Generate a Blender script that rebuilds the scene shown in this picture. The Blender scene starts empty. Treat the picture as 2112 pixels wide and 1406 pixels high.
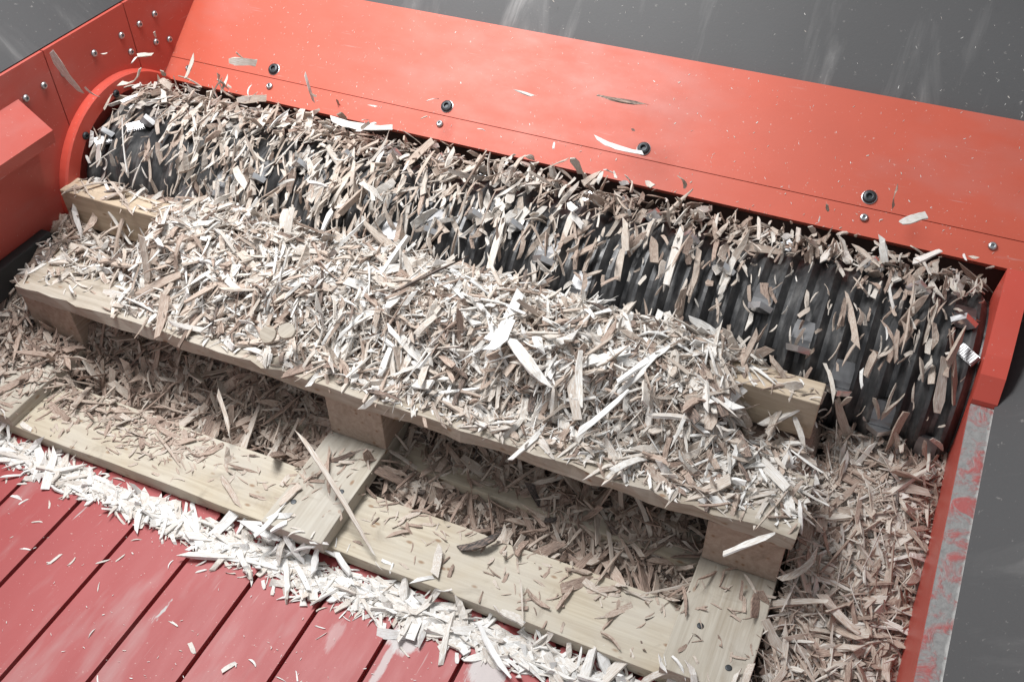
import bpy, bmesh, math, random
import numpy as np
from mathutils import Matrix, Vector

random.seed(11)
rng = np.random.default_rng(7)
scene = bpy.context.scene
C = scene.collection

# ------------------------------------------------------------------ camera
cam_d = bpy.data.cameras.new('camera')
cam_d.sensor_width = 36.0
cam_d.lens = 2044.55 / 2112.0 * 36.0
cam_d.clip_start = 0.02
cam_d.clip_end = 50
cam = bpy.data.objects.new('camera', cam_d)
C.objects.link(cam)
RIGHT = Vector((0.91372, 0.40602, -0.01611))
DOWN = Vector((0.26449, -0.62437, -0.73498))
FWD = Vector((-0.30848, 0.66731, -0.67789))
cam.matrix_world = Matrix(((RIGHT.x, -DOWN.x, -FWD.x, 0.58968),
                           (RIGHT.y, -DOWN.y, -FWD.y, -0.75756),
                           (RIGHT.z, -DOWN.z, -FWD.z, 1.09765),
                           (0, 0, 0, 1)))
scene.camera = cam

# ------------------------------------------------------------------ light: one hall lamp overhead, soft grey surroundings
world = bpy.data.worlds.new('World')
scene.world = world
world.use_nodes = True
bg = world.node_tree.nodes['Background']
bg.inputs['Color'].default_value = (0.93, 0.96, 1.0, 1)
bg.inputs['Strength'].default_value = 0.40


def lamp(name, loc, target, size, energy, color, spread=180):
    d = bpy.data.lights.new(name, 'AREA')
    d.shape = 'RECTANGLE'
    d.size, d.size_y = size
    d.energy = energy
    d.color = color
    d.spread = math.radians(spread)
    o = bpy.data.objects.new(name, d)
    C.objects.link(o)
    o.location = loc
    o.rotation_euler = (Vector(target) - Vector(loc)).to_track_quat('-Z', 'Y').to_euler()
    return o


lamp('hall_lamp', (-0.50, 0.25, 1.78), (-0.12, 0.08, 0.1), (0.8, 0.5), 21, (1.0, 0.99, 0.98), 124)
lamp('left_fill', (-1.75, 0.35, 2.0), (0.0, 0.0, 0.0), (0.35, 1.2), 10, (0.97, 0.985, 1.0), 180)  # unseen fill added at the left for sheen on the slats

scene.render.engine = 'CYCLES'
scene.cycles.use_denoising = True
scene.cycles.max_bounces = 4
scene.cycles.caustics_reflective = False
scene.cycles.caustics_refractive = False
scene.cycles.use_adaptive_sampling = True
scene.cycles.adaptive_threshold = 0.02
vs = scene.view_settings
vs.view_transform = 'Standard'
vs.look = 'None'
vs.gamma = 1.0
vs.use_curve_mapping = False
vs.exposure = 0.10


# ------------------------------------------------------------------ material helpers
def new_mat(name):
    m = bpy.data.materials.new(name)
    m.use_nodes = True
    nt = m.node_tree
    b = nt.nodes['Principled BSDF']
    return m, nt, b


def nd(nt, typ, **kw):
    n = nt.nodes.new(typ)
    for k, v in kw.items():
        if k.startswith('i_'):
            key = k[2:]
            key = int(key) if key.isdigit() else key.replace('_', ' ')
            n.inputs[key].default_value = v
        else:
            setattr(n, k, v)
    return n


def ramp(nt, fac, stops):
    r = nt.nodes.new('ShaderNodeValToRGB')
    els = r.color_ramp.elements
    while len(els) < len(stops):
        els.new(0.5)
    for e, (p, c) in zip(els, stops):
        e.position = p
        e.color = (*c, 1) if len(c) == 3 else c
    nt.links.new(fac, r.inputs['Fac'])
    return r.outputs['Color']


def mapping(nt, vec, scale=(1, 1, 1), loc=(0, 0, 0), rot=(0, 0, 0)):
    m = nd(nt, 'ShaderNodeMapping')
    m.inputs['Scale'].default_value = scale
    m.inputs['Location'].default_value = loc
    m.inputs['Rotation'].default_value = rot
    nt.links.new(vec, m.inputs['Vector'])
    return m.outputs['Vector']


def noise(nt, vec, scale, detail=4, rough=0.55, dist=0.0):
    n = nd(nt, 'ShaderNodeTexNoise')
    n.inputs['Scale'].default_value = scale
    n.inputs['Detail'].default_value = detail
    n.inputs['Roughness'].default_value = rough
    n.inputs['Distortion'].default_value = dist
    nt.links.new(vec, n.inputs['Vector'])
    return n.outputs['Fac']


def mix(nt, fac, a, b, blend='MIX'):
    m = nd(nt, 'ShaderNodeMix', data_type='RGBA', blend_type=blend)
    for sock, v in ((m.inputs[0], fac), (m.inputs[6], a), (m.inputs[7], b)):
        if isinstance(v, (int, float)):
            sock.default_value = v
        elif isinstance(v, tuple):
            sock.default_value = (*v, 1)
        else:
            nt.links.new(v, sock)
    return m.outputs[2]


def math_n(nt, op, a, b=0.5, clamp=False):
    m = nd(nt, 'ShaderNodeMath', operation=op)
    m.use_clamp = clamp
    for s, v in ((m.inputs[0], a), (m.inputs[1], b)):
        if isinstance(v, (int, float)):
            s.default_value = v
        else:
            nt.links.new(v, s)
    return m.outputs[0]


def bump(nt, b, h, strength=0.2, dist=0.002):
    n = nd(nt, 'ShaderNodeBump')
    n.inputs['Strength'].default_value = strength
    n.inputs['Distance'].default_value = dist
    nt.links.new(h, n.inputs['Height'])
    nt.links.new(n.outputs['Normal'], b.inputs['Normal'])


def position(nt):
    return nd(nt, 'ShaderNodeNewGeometry').outputs['Position']


# ------------------------------------------------------------------ materials
def red_paint(name, base, wear, scratch_dir, rough=0.33, patch_scale=9.0, dust=0.35, scrapes=()):
    m, nt, b = new_mat(name)
    P = position(nt)
    big = noise(nt, P, 5.0, 3)
    col = mix(nt, big, tuple(c * 0.82 for c in base), tuple(min(1, c * 1.15) for c in base))
    # dull grey rubbed haze
    hz = ramp(nt, noise(nt, mapping(nt, P, scratch_dir, (3, 1, 2)), patch_scale, 4, 0.6), [(0.55, (0, 0, 0)), (0.75, (1, 1, 1))])
    col = mix(nt, math_n(nt, 'MULTIPLY', hz, dust), col, (0.40, 0.27, 0.26))
    # bare steel where paint is gone
    wv = noise(nt, mapping(nt, P, scratch_dir, (7, 2, 5)), 13.0, 5, 0.68, 0.4)
    ws = ramp(nt, wv, [(wear, (0, 0, 0)), (wear + 0.03, (1, 1, 1))])
    col = mix(nt, ws, col, (0.42, 0.41, 0.40))
    for (px, py), (sx, sy), rad in scrapes:
        dv = nd(nt, 'ShaderNodeVectorMath', operation='LENGTH')
        nt.links.new(mapping(nt, P, (1 / sx, 1 / sy, 0), (-px / sx, -py / sy, 0)), dv.inputs[0])
        f = math_n(nt, 'ADD', dv.outputs['Value'], math_n(nt, 'MULTIPLY', noise(nt, mapping(nt, P, (1.6, 0.4, 1)), 70, 4, 0.7), 1.3))
        sc_ = ramp(nt, math_n(nt, 'MULTIPLY', f, 0.5), [(0.60, (1, 1, 1)), (0.74, (0, 0, 0))])
        col = mix(nt, math_n(nt, 'MULTIPLY', sc_, rad), col, (0.50, 0.49, 0.48))
    thin = tuple(6.0 if d == max(scratch_dir) else 0.35 for d in scratch_dir)
    sl = ramp(nt, noise(nt, mapping(nt, P, thin, (1, 4, 2), (0.0, 0.0, 0.12)), 34, 3, 0.6), [(0.66, (0, 0, 0)), (0.72, (1, 1, 1))])
    sm = ramp(nt, noise(nt, mapping(nt, P, (1, 1, 1), (9, 3, 1)), 7, 3, 0.6), [(0.45, (0, 0, 0)), (0.65, (1, 1, 1))])
    col = mix(nt, math_n(nt, 'MULTIPLY', math_n(nt, 'MULTIPLY', sl, sm), 0.4), col, (0.48, 0.40, 0.38))
    # fine specks
    sp = ramp(nt, noise(nt, P, 260, 2, 0.5), [(0.70, (0, 0, 0)), (0.76, (1, 1, 1))])
    col = mix(nt, math_n(nt, 'MULTIPLY', sp, 0.5), col, (0.62, 0.50, 0.45))
    nt.links.new(col, b.inputs['Base Color'])
    rr = noise(nt, mapping(nt, P, scratch_dir), 22, 5, 0.6)
    nt.links.new(math_n(nt, 'ADD', math_n(nt, 'MULTIPLY', rr, 0.3), rough - 0.12), b.inputs['Roughness'])
    bump(nt, b, noise(nt, mapping(nt, P, scratch_dir), 45, 5, 0.6), 0.10, 0.002)
    return m


M_WALL = red_paint('red_wall_paint', (0.53, 0.094, 0.053), 0.80, (0.5, 1, 1), 0.50, 6.0, 0.30)
M_SIDE = red_paint('red_side_paint', (0.44, 0.080, 0.060), 0.80, (1, 0.5, 1), 0.38, 8.0, 0.25)
M_RING = red_paint('red_ring_paint', (0.58, 0.085, 0.058), 0.80, (1, 1, 1), 0.3, 8.0, 0.1)
M_SLAT = red_paint('red_slat_paint', (0.34, 0.060, 0.060), 0.67, (1.4, 0.35, 1), 0.50, 11.0, 0.6, [((0.190, -0.222), (0.030, 0.030), 0.85), ((0.180, -0.27), (0.008, 0.05), 0.7), ((0.30, -0.225), (0.035, 0.03), 0.85), ((0.105, -0.255), (0.012, 0.03), 0.3)])


def worn_edge_paint():
    m, nt, b = new_mat('worn_red_flange')
    P = position(nt)
    s = nd(nt, 'ShaderNodeSeparateXYZ')
    nt.links.new(P, s.inputs[0])
    n1 = noise(nt, P, 38, 5, 0.66, 0.6)
    n2 = noise(nt, P, 190, 4, 0.7)
    w = ramp(nt, math_n(nt, 'ADD', n1, math_n(nt, 'MULTIPLY', n2, 0.15)), [(0.44, (0, 0, 0)), (0.60, (1, 1, 1))])
    steel = mix(nt, n2, (0.13, 0.13, 0.13), (0.40, 0.39, 0.38))
    col = mix(nt, w, (0.40, 0.105, 0.10), steel)
    rim = ramp(nt, math_n(nt, 'ADD', s.outputs[0], math_n(nt, 'MULTIPLY', n1, 0.012)), [(0.7785, (0, 0, 0)), (0.7805, (1, 1, 1))])
    col = mix(nt, rim, col, (0.66, 0.65, 0.63))
    nt.links.new(col, b.inputs['Base Color'])
    b.inputs['Roughness'].default_value = 0.5
    bump(nt, b, math_n(nt, 'SUBTRACT', n2, math_n(nt, 'MULTIPLY', w, 0.8)), 0.35, 0.002)
    return m


M_EDGE = worn_edge_paint()


def rubber(name, base, streak, dir_scale):
    m, nt, b = new_mat(name)
    P = position(nt)
    n1 = noise(nt, mapping(nt, P, dir_scale), 9, 6, 0.62, 0.6)
    st = ramp(nt, n1, [(0.54, (0, 0, 0)), (0.63, (0.18, 0.18, 0.18)), (0.76, (1, 1, 1))])
    n2 = noise(nt, P, 3.0, 3)
    col = mix(nt, n2, tuple(c * 0.8 for c in base), tuple(c * 1.25 for c in base))
    col = mix(nt, math_n(nt, 'MULTIPLY', st, streak), col, (0.42, 0.41, 0.40))
    sp = ramp(nt, noise(nt, P, 150, 3, 0.6), [(0.66, (0, 0, 0)), (0.74, (1, 1, 1))])
    col = mix(nt, math_n(nt, 'MULTIPLY', sp, 0.25), col, (0.45, 0.43, 0.40))
    nt.links.new(col, b.inputs['Base Color'])
    b.inputs['Roughness'].default_value = 0.62
    bump(nt, b, noise(nt, P, 320, 3, 0.6), 0.15, 0.001)
    return m


M_RUB_BACK = rubber('grey_rubber', (0.088, 0.088, 0.09), 0.65, (1.5, 0.28, 0.28))
M_RUB_SIDE = rubber('dark_rubber', (0.05, 0.05, 0.052), 0.18, (0.6, 2.0, 0.6))


def simple(name, col, rough, metal=0.0, var=0.25, scale=60, bump_s=0.1):
    m, nt, b = new_mat(name)
    tc = nd(nt, 'ShaderNodeTexCoord').outputs['Object']
    n = noise(nt, tc, scale, 5, 0.6)
    c = mix(nt, n, tuple(max(0, x * (1 - var)) for x in col), tuple(min(1, x * (1 + var)) for x in col))
    nt.links.new(c, b.inputs['Base Color'])
    b.inputs['Roughness'].default_value = rough
    b.inputs['Metallic'].default_value = metal
    bump(nt, b, n, bump_s, 0.001)
    return m


M_BOLT_DARK = simple('dark_bolt_steel', (0.05, 0.055, 0.06), 0.45, 0.6)
M_BOLT_ZINC = simple('zinc_bolt_steel', (0.45, 0.47, 0.48), 0.35, 0.9)
M_BLACK = simple('black_gap', (0.02, 0.02, 0.02), 0.8)
M_HOLDER = simple('tooth_holder_steel', (0.22, 0.22, 0.225), 0.42, 0.85, 0.5)
M_KNIFE = simple('polished_knife_steel', (0.82, 0.82, 0.83), 0.34, 1.0, 0.12, 90)
M_COMB = simple('worn_comb_steel', (0.50, 0.50, 0.51), 0.52, 1.0, 0.3, 80)
M_PIT = simple('pit_steel', (0.10, 0.06, 0.05), 0.6, 0.2)


def drum_steel():
    m, nt, b = new_mat('drum_steel')
    P = position(nt)
    n = noise(nt, mapping(nt, P, (1, 0.3, 0.3)), 70, 6, 0.65)
    col = ramp(nt, n, [(0.3, (0.035, 0.035, 0.037)), (0.5, (0.085, 0.085, 0.087)), (0.74, (0.24, 0.235, 0.23))])
    nt.links.new(col, b.inputs['Base Color'])
    b.inputs['Metallic'].default_value = 0.55
    b.inputs['Roughness'].default_value = 0.42
    bump(nt, b, n, 0.25, 0.001)
    return m


M_DRUM = drum_steel()


def timber(name, axis, light, dark, grey=0.25):
    m, nt, b = new_mat(name)
    info = nd(nt, 'ShaderNodeObjectInfo')
    tc = nd(nt, 'ShaderNodeTexCoord').outputs['Object']
    off = nd(nt, 'ShaderNodeVectorMath', operation='ADD')
    nt.links.new(tc, off.inputs[0])
    cx = nd(nt, 'ShaderNodeCombineXYZ')
    for i in range(3):
        nt.links.new(math_n(nt, 'MULTIPLY', info.outputs['Random'], 3.7 + i * 2.3), cx.inputs[i])
    nt.links.new(cx.outputs[0], off.inputs[1])
    v = off.outputs[0]
    sc = [1.0, 1.0, 1.0]
    sc[axis] = 0.05
    g1 = noise(nt, mapping(nt, v, tuple(sc)), 75, 5, 0.6, 1.6)
    sc[axis] = 0.012
    g2 = noise(nt, mapping(nt, v, tuple(sc)), 320, 4, 0.6)
    col = ramp(nt, g1, [(0.32, dark), (0.48, tuple((a + c) / 2 for a, c in zip(dark, light))), (0.62, light)])
    col = mix(nt, math_n(nt, 'MULTIPLY', g2, 0.35), col, tuple(c * 0.62 for c in dark))
    # weathering, blotchy
    wz = ramp(nt, noise(nt, v, 7, 5, 0.6), [(0.45, (0, 0, 0)), (0.7, (1, 1, 1))])
    col = mix(nt, math_n(nt, 'MULTIPLY', wz, grey), col, (0.50, 0.48, 0.44))
    gr_ = ramp(nt, noise(nt, mapping(nt, v, (1, 1, 1), (2, 5, 1)), 16, 6, 0.68, 0.8), [(0.56, (0, 0, 0)), (0.74, (1, 1, 1))])
    col = mix(nt, math_n(nt, 'MULTIPLY', gr_, 0.55), col, (0.20, 0.165, 0.13))
    # knots
    vo = nd(nt, 'ShaderNodeTexVoronoi')
    ks = [11, 11, 11]
    ks[axis] = 5.5
    nt.links.new(mapping(nt, v, tuple(ks)), vo.inputs['Vector'])
    kn = ramp(nt, vo.outputs['Distance'], [(0.07, (1, 1, 1)), (0.17, (0, 0, 0))])
    col = mix(nt, math_n(nt, 'MULTIPLY', kn, 0.75), col, (0.22, 0.12, 0.06))
    nt.links.new(col, b.inputs['Base Color'])
    b.inputs['Roughness'].default_value = 0.75
    b.inputs['Specular IOR Level'].default_value = 0.25
    bump(nt, b, math_n(nt, 'ADD', g1, g2), 0.35, 0.0012)
    return m


M_WOOD_X = timber('pallet_wood_x', 0, (0.56, 0.505, 0.40), (0.43, 0.365, 0.275), 0.55)
M_WOOD_Y = timber('pallet_wood_y', 1, (0.50, 0.465, 0.395), (0.37, 0.325, 0.26), 0.6)
M_WOOD_G = timber('weathered_wood_x', 0, (0.48, 0.43, 0.36), (0.32, 0.27, 0.21), 0.55)
M_BLOCK = timber('block_wood', 1, (0.46, 0.37, 0.30), (0.33, 0.25, 0.195), 0.2)
M_BEAM = timber('beam_wood', 0, (0.58, 0.48, 0.36), (0.45, 0.35, 0.25), 0.2)

CHIP_STOPS = [(0.0, (0.05, 0.045, 0.044)), (0.12, (0.14, 0.11, 0.095)), (0.32, (0.36, 0.26, 0.21)), (0.55, (0.49, 0.42, 0.355)),
              (0.75, (0.61, 0.575, 0.53)), (1.0, (0.77, 0.77, 0.76))]


def chip_mat(name, individual):
    m, nt, b = new_mat(name)
    if individual:
        info = nd(nt, 'ShaderNodeObjectInfo')
        tone = nd(nt, 'ShaderNodeSeparateColor')
        nt.links.new(info.outputs['Color'], tone.inputs[0])
        tone = tone.outputs[0]
        tc = nd(nt, 'ShaderNodeTexCoord').outputs['Object']
        off = nd(nt, 'ShaderNodeVectorMath', operation='ADD')
        nt.links.new(tc, off.inputs[0])
        cx = nd(nt, 'ShaderNodeCombineXYZ')
        nt.links.new(math_n(nt, 'MULTIPLY', info.outputs['Random'], 9.0), cx.inputs[1])
        nt.links.new(cx.outputs[0], off.inputs[1])
        loc = mapping(nt, off.outputs[0], (6, 6, 6))
    else:
        a = nd(nt, 'ShaderNodeAttribute', attribute_name='tone')
        tone = a.outputs['Fac']
        loc = nd(nt, 'ShaderNodeAttribute', attribute_name='grain').outputs['Vector']
    g = noise(nt, mapping(nt, loc, (1.0, 10, 10)), 0.9, 3, 0.65, 0.0)
    t2 = math_n(nt, 'ADD', tone, math_n(nt, 'MULTIPLY', math_n(nt, 'SUBTRACT', g, 0.5), 1.15), True)
    col = ramp(nt, t2, CHIP_STOPS)
    nt.links.new(col, b.inputs['Base Color'])
    b.inputs['Roughness'].default_value = 0.7
    b.inputs['Specular IOR Level'].default_value = 0.25
    return m


M_CHIP = chip_mat('chip_wood', False)
M_CHIP1 = chip_mat('single_chip_wood', True)


# ------------------------------------------------------------------ object helpers
def link(name, me, parent=None, mat=None, loc=(0, 0, 0), rot=None):
    o = bpy.data.objects.new(name, me)
    C.objects.link(o)
    o.location = loc
    if rot is not None:
        o.rotation_euler = rot
    if parent is not None:
        o.parent = parent
    if mat is not None and me is not None and not me.materials:
        me.materials.append(mat)
    return o


def tag(o, label, cat, group=None):
    o['label'] = label
    o['category'] = cat
    if group:
        o['group'] = group
    return o


def empty(name, loc, label, cat, group=None, kind='thing'):
    o = link(name, None, None, None, loc)
    o.empty_display_size = 0.05
    o['kind'] = kind
    return tag(o, label, cat, group)


def mesh_from_bm(name, bm, mat=None, smooth=False):
    me = bpy.data.meshes.new(name)
    bmesh.ops.recalc_face_normals(bm, faces=bm.faces)
    bm.to_mesh(me)
    bm.free()
    if mat:
        me.materials.append(mat)
    if smooth:
        for p in me.polygons:
            p.use_smooth = True
    return me


def box_mesh(name, size, mat, bevel=0.0015, rough=0.0, cuts=0, seed=0):
    bm = bmesh.new()
    bmesh.ops.create_cube(bm, size=1.0)
    bmesh.ops.scale(bm, vec=size, verts=bm.verts)
    if cuts:
        ax = max(range(3), key=lambda i: size[i])
        es = [e for e in bm.edges if abs((e.verts[0].co - e.verts[1].co)[ax]) > size[ax] * 0.9]
        bmesh.ops.subdivide_edges(bm, edges=es, cuts=cuts)
    if rough:
        r = random.Random(seed)
        for v in bm.verts:
            v.co += Vector((r.uniform(-rough, rough), r.uniform(-rough, rough), r.uniform(-rough, rough) * 0.6))
    if bevel:
        es = [e for e in bm.edges if e.is_manifold and e.calc_face_angle(0) > 0.6]
        bmesh.ops.bevel(bm, geom=es, offset=bevel, segments=2, affect='EDGES', profile=0.6)
    return mesh_from_bm(name, bm, mat)


def prism_mesh(name, pts, axis_vec, origin, u, v, mat, bevel=0.0):
    """polygon pts (a,b) in plane origin + a*u + b*v, extruded along axis_vec"""
    bm = bmesh.new()
    o, u, v, ax = Vector(origin), Vector(u), Vector(v), Vector(axis_vec)
    A = [bm.verts.new(o + u * a + v * b) for a, b in pts]
    B = [bm.verts.new(o + u * a + v * b + ax) for a, b in pts]
    n = len(pts)
    bm.faces.new(A)
    bm.faces.new(B[::-1])
    for i in range(n):
        bm.faces.new((A[i], B[i], B[(i + 1) % n], A[(i + 1) % n]))
    if bevel:
        es = [e for e in bm.edges if e.calc_face_angle(0) > 0.4]
        bmesh.ops.bevel(bm, geom=es, offset=bevel, segments=2, affect='EDGES', profile=0.6)
    return mesh_from_bm(name, bm, mat)


def bolt_mesh(name, r, h, mat, socket=True):
    """button head screw along +Z with a recessed hexagon socket"""
    bm = bmesh.new()
    prof = [(r, 0), (r, h * 0.45), (r * 0.82, h * 0.85), (r * 0.55, h)]
    seg = 18
    rings = [[bm.verts.new((math.cos(2 * math.pi * i / seg) * pr, math.sin(2 * math.pi * i / seg) * pr, pz)) for i in range(seg)] for pr, pz in prof]
    if socket:
        rings.append([bm.verts.new((math.cos(2 * math.pi * i / seg) * r * 0.42, math.sin(2 * math.pi * i / seg) * r * 0.42, h * 0.95)) for i in range(seg)])
        rings.append([bm.verts.new((math.cos(2 * math.pi * i / seg) * r * 0.40, math.sin(2 * math.pi * i / seg) * r * 0.40, h * 0.25)) for i in range(seg)])
    for a, b in zip(rings, rings[1:]):
        for i in range(seg):
            bm.faces.new((a[i], a[(i + 1) % seg], b[(i + 1) % seg], b[i]))
    bm.faces.new(rings[-1])
    return mesh_from_bm(name, bm, mat)


def orient(o, normal, loc):
    o.rotation_euler = Vector(normal).to_track_quat('Z', 'Y').to_euler()
    o.location = loc


# ------------------------------------------------------------------ floor of red slats
floor_me = box_mesh('floor_base', (1.46, 0.62, 0.012), M_SLAT, 0.0)
floor = link('floor', floor_me, None, None, (0.03, -0.462, -0.018))
floor['kind'] = 'structure'


def slat_mesh(w, y0, y1, saw):
    pts = [(-w / 2, y0), (w / 2, y0), (w / 2, y1)]
    if saw:
        n = 4
        st = w / n
        for i in range(n):
            xr = w / 2 - i * st
            pts += [(xr - st * 0.5, y1 + 0.013), (xr - st, y1)]
    else:
        pts.append((-w / 2, y1))
    return prism_mesh('floor_slat', pts, (0, 0, 0.011), (0, 0, -0.0115), (1, 0, 0), (0, 1, 0), M_SLAT, 0.0009)


slat_me = slat_mesh(0.0935, -0.76, -0.158, True)
for k in range(14):
    xc = -0.634 + 0.1 * k + 0.05
    s = link('floor_slat', slat_me, floor)
    s.matrix_parent_inverse = Matrix.Translation(-floor.location)
    s.location = (xc, 0, random.uniform(-0.0006, 0.0006))

pit = link('pit_floor', box_mesh('pit_floor', (1.42, 0.60, 0.01), M_PIT, 0), None, None, (0.048, 0.16, -0.045))
pit['kind'] = 'structure'

# ------------------------------------------------------------------ back wall
SL = Vector((0, 0.17, 0.127)).normalized()          # up the slope
SN = Vector((0, -SL.z, SL.y))                       # out of the slope
LIP = Vector((0, 0.47, 0.25))


def on_slope(x, s, h=0.0):
    return Vector((x, LIP.y, LIP.z)) + SL * s + SN * h


SEAM = 0.0413
TOP = 0.2122
X0, X1 = -0.655, 0.90
back = empty('hopper_wall', (0.12, 0.47, 0.25), 'sloping red steel back wall behind the drum with a row of dark bolts', 'hopper wall')


def wpart(name, me, parent):
    o = link(name, me, parent)
    o.matrix_parent_inverse = Matrix.Translation(-parent.location)
    return o


wpart('lower_panel', prism_mesh('lower_panel', [(0, 0), (SEAM - 0.0005, 0), (SEAM - 0.0005, -0.012), (0, -0.012)], (X1 - X0, 0, 0), (X0, LIP.y, LIP.z), SL, SN, M_WALL, 0.0006), back)
wpart('upper_panel', prism_mesh('upper_panel', [(SEAM + 0.0005, 0.0004), (TOP, 0.0004), (TOP, -0.012), (SEAM + 0.0005, -0.012)], (X1 - X0, 0, 0), (X0, LIP.y, LIP.z), SL, SN, M_WALL, 0.0008), back)
wpart('backing_plate', box_mesh('backing_plate', (X1 - X0, 0.01, 0.33), M_PIT, 0), back).location = ((X0 + X1) / 2, 0.497, 0.085)
dark_b = bolt_mesh('bolt', 0.0098, 0.005, M_BOLT_DARK)
zinc_b = bolt_mesh('bolt', 0.0058, 0.004, M_BOLT_ZINC)
washer = bolt_mesh('washer', 0.0107, 0.0012, M_BOLT_ZINC, False)
for i in range(5):
    x = -0.442 + 0.3357 * i
    o = wpart('bolt', dark_b, back)
    orient(o, SN, on_slope(x, 0.0575, 0.0012))
    w = link('washer', washer, o)
    w.location = (0, 0, -0.0008)
for x in (-0.61, -0.438, -0.108, 0.566, 0.737):
    o = wpart('bolt', zinc_b, back)
    orient(o, SN, on_slope(x, 0.026, 0.0005))

# ------------------------------------------------------------------ left side wall
left = empty('hopper_wall', (-0.655, 0.0, -0.08), 'red steel side wall around the left end of the drum with zinc bolts', 'hopper wall')
for y0, y1 in ((-0.70, 0.2415), (0.2435, 0.4255), (0.4275, 0.70)):
    wpart('panel', prism_mesh('panel', [(y0, -0.12), (y1, -0.12), (y1, 0.405), (y0, 0.405)], (-0.010, 0, 0), (-0.655, 0, 0), (0, 1, 0), (0, 0, 1), M_SIDE, 0.0006), left)
for y, z in ((0.489, 0.36), (0.449, 0.359), (0.403, 0.359), (0.336, 0.358), (0.413, 0.325), (0.265, 0.357), (0.222, 0.357), (0.183, 0.355),
             (0.475, 0.315), (0.508, 0.305)):
    o = wpart('bolt', zinc_b, left)
    orient(o, (1, 0, 0), (-0.655, y, z))
DY, DZ, DR = 0.345, 0.136, 0.139


def ring_mesh(r0, r1, th, mat):
    bm = bmesh.new()
    seg = 72
    prof = [(r0, 0), (r0, th - 0.002), (r0 + 0.002, th), (r1 - 0.003, th), (r1, th - 0.003), (r1, 0)]
    rr = []
    for i in range(seg):
        a = 2 * math.pi * i / seg
        rr.append([bm.verts.new((x, math.cos(a) * r, math.sin(a) * r)) for r, x in prof])
    for i in range(seg):
        a, b = rr[i], rr[(i + 1) % seg]
        for j in range(len(prof)):
            k = (j + 1) % len(prof)
            bm.faces.new((a[j], a[k], b[k], b[j]))
    return mesh_from_bm('flange_ring', bm, mat)


ring = wpart('flange_ring', ring_mesh(DR + 0.004, 0.173, 0.016, M_RING), left)
ring.location = (-0.6548, DY, DZ)
rb = bolt_mesh('bolt', 0.0065, 0.004, M_BOLT_DARK)
for a in (52, 92, 128, 160, 195, 15):
    o = link('bolt', rb, ring)
    o.rotation_euler = (0, math.radians(90), 0)
    o.location = (0.016, math.cos(math.radians(a)) * 0.151, math.sin(math.radians(a)) * 0.151)
wpart('bracket', prism_mesh('bracket', [(0, 0.36), (0.050, 0.318), (0.047, 0.297), (0, 0.272)], (0, 0.56, 0), (-0.6548, -0.39, 0), (1, 0, 0), (0, 0, 1), M_SIDE, 0.0015), left)
wpart('rubber_lip', box_mesh('rubber_lip', (0.02, 0.5, 0.05), M_BLACK, 0.003), left).location = (-0.643, -0.13, 0.128)

# ------------------------------------------------------------------ right side wall
right = empty('hopper_wall', (0.752, 0.0, -0.08), 'red steel right side wall with paint rubbed down to grey along its top edge', 'hopper wall')
rp = [(-0.70, -0.12), (-0.70, -0.0185), (0.225, 0.2128), (0.225, -0.12)]
wpart('panel', prism_mesh('panel', rp, (0.0065, 0, 0), (0.747, 0, 0), (0, 1, 0), (0, 0, 1), M_SIDE, 0.0012), right)
wpart('top_flange', prism_mesh('top_flange', [(-0.70, -0.0147), (0.225, 0.2165), (0.225, 0.2085), (-0.70, -0.0227)], (0.0295, 0, 0), (0.7475, 0, 0), (0, 1, 0), (0, 0, 1), M_EDGE, 0.0015), right)
wpart('end_block', prism_mesh('end_block', [(0.2258, -0.12), (0.2258, 0.224), (0.242, 0.252), (0.262, 0.268), (0.358, 0.328), (0.392, 0.262), (0.392, -0.12)], (0.029, 0, 0), (0.7468, 0, 0), (0, 1, 0), (0, 0, 1), M_RING, 0.003), right)
wpart('end_plate', prism_mesh('end_plate', [(0.401, -0.12), (0.401, 0.20), (0.49, 0.258), (0.49, -0.12)], (0.012, 0, 0), (0.7665, 0, 0), (0, 1, 0), (0, 0, 1), M_SIDE, 0), right)


# ------------------------------------------------------------------ rubber panels above the walls
def sheet(name, o, u, v, nu, nv, wob, th, mat, label):
    bm = bmesh.new()
    o, u, v = Vector(o), Vector(u), Vector(v)
    n = u.cross(v).normalized()
    r = random.Random(hash(label) % 1000 if False else len(label))
    ph = [r.uniform(0, 6) for _ in range(4)]
    g = {}
    for i in range(nu + 1):
        for j in range(nv + 1):
            a, b = i / nu, j / nv
            w = wob * b * (math.sin(a * 7 + ph[0]) + 0.6 * math.sin(a * 13 + b * 5 + ph[1]))
            for k in (0, 1):
                g[i, j, k] = bm.verts.new(o + u * a + v * b + n * (w - th * k))
    for i in range(nu):
        for j in range(nv):
            bm.faces.new((g[i, j, 0], g[i + 1, j, 0], g[i + 1, j + 1, 0], g[i, j + 1, 0]))
            bm.faces.new((g[i, j, 1], g[i, j + 1, 1], g[i + 1, j + 1, 1], g[i + 1, j, 1]))
    for i in range(nu):
        for j in (0, nv):
            bm.faces.new((g[i, j, 0], g[i, j, 1], g[i + 1, j, 1], g[i + 1, j, 0]))
    for j in range(nv):
        for i in (0, nu):
            bm.faces.new((g[i, j, 0], g[i, j + 1, 0], g[i, j + 1, 1], g[i, j, 1]))
    me = mesh_from_bm(name, bm, mat, True)
    me.set_sharp_from_angle(angle=0.6)
    ob = link(name, me)
    return tag(ob, label, 'rubber panel')


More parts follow.
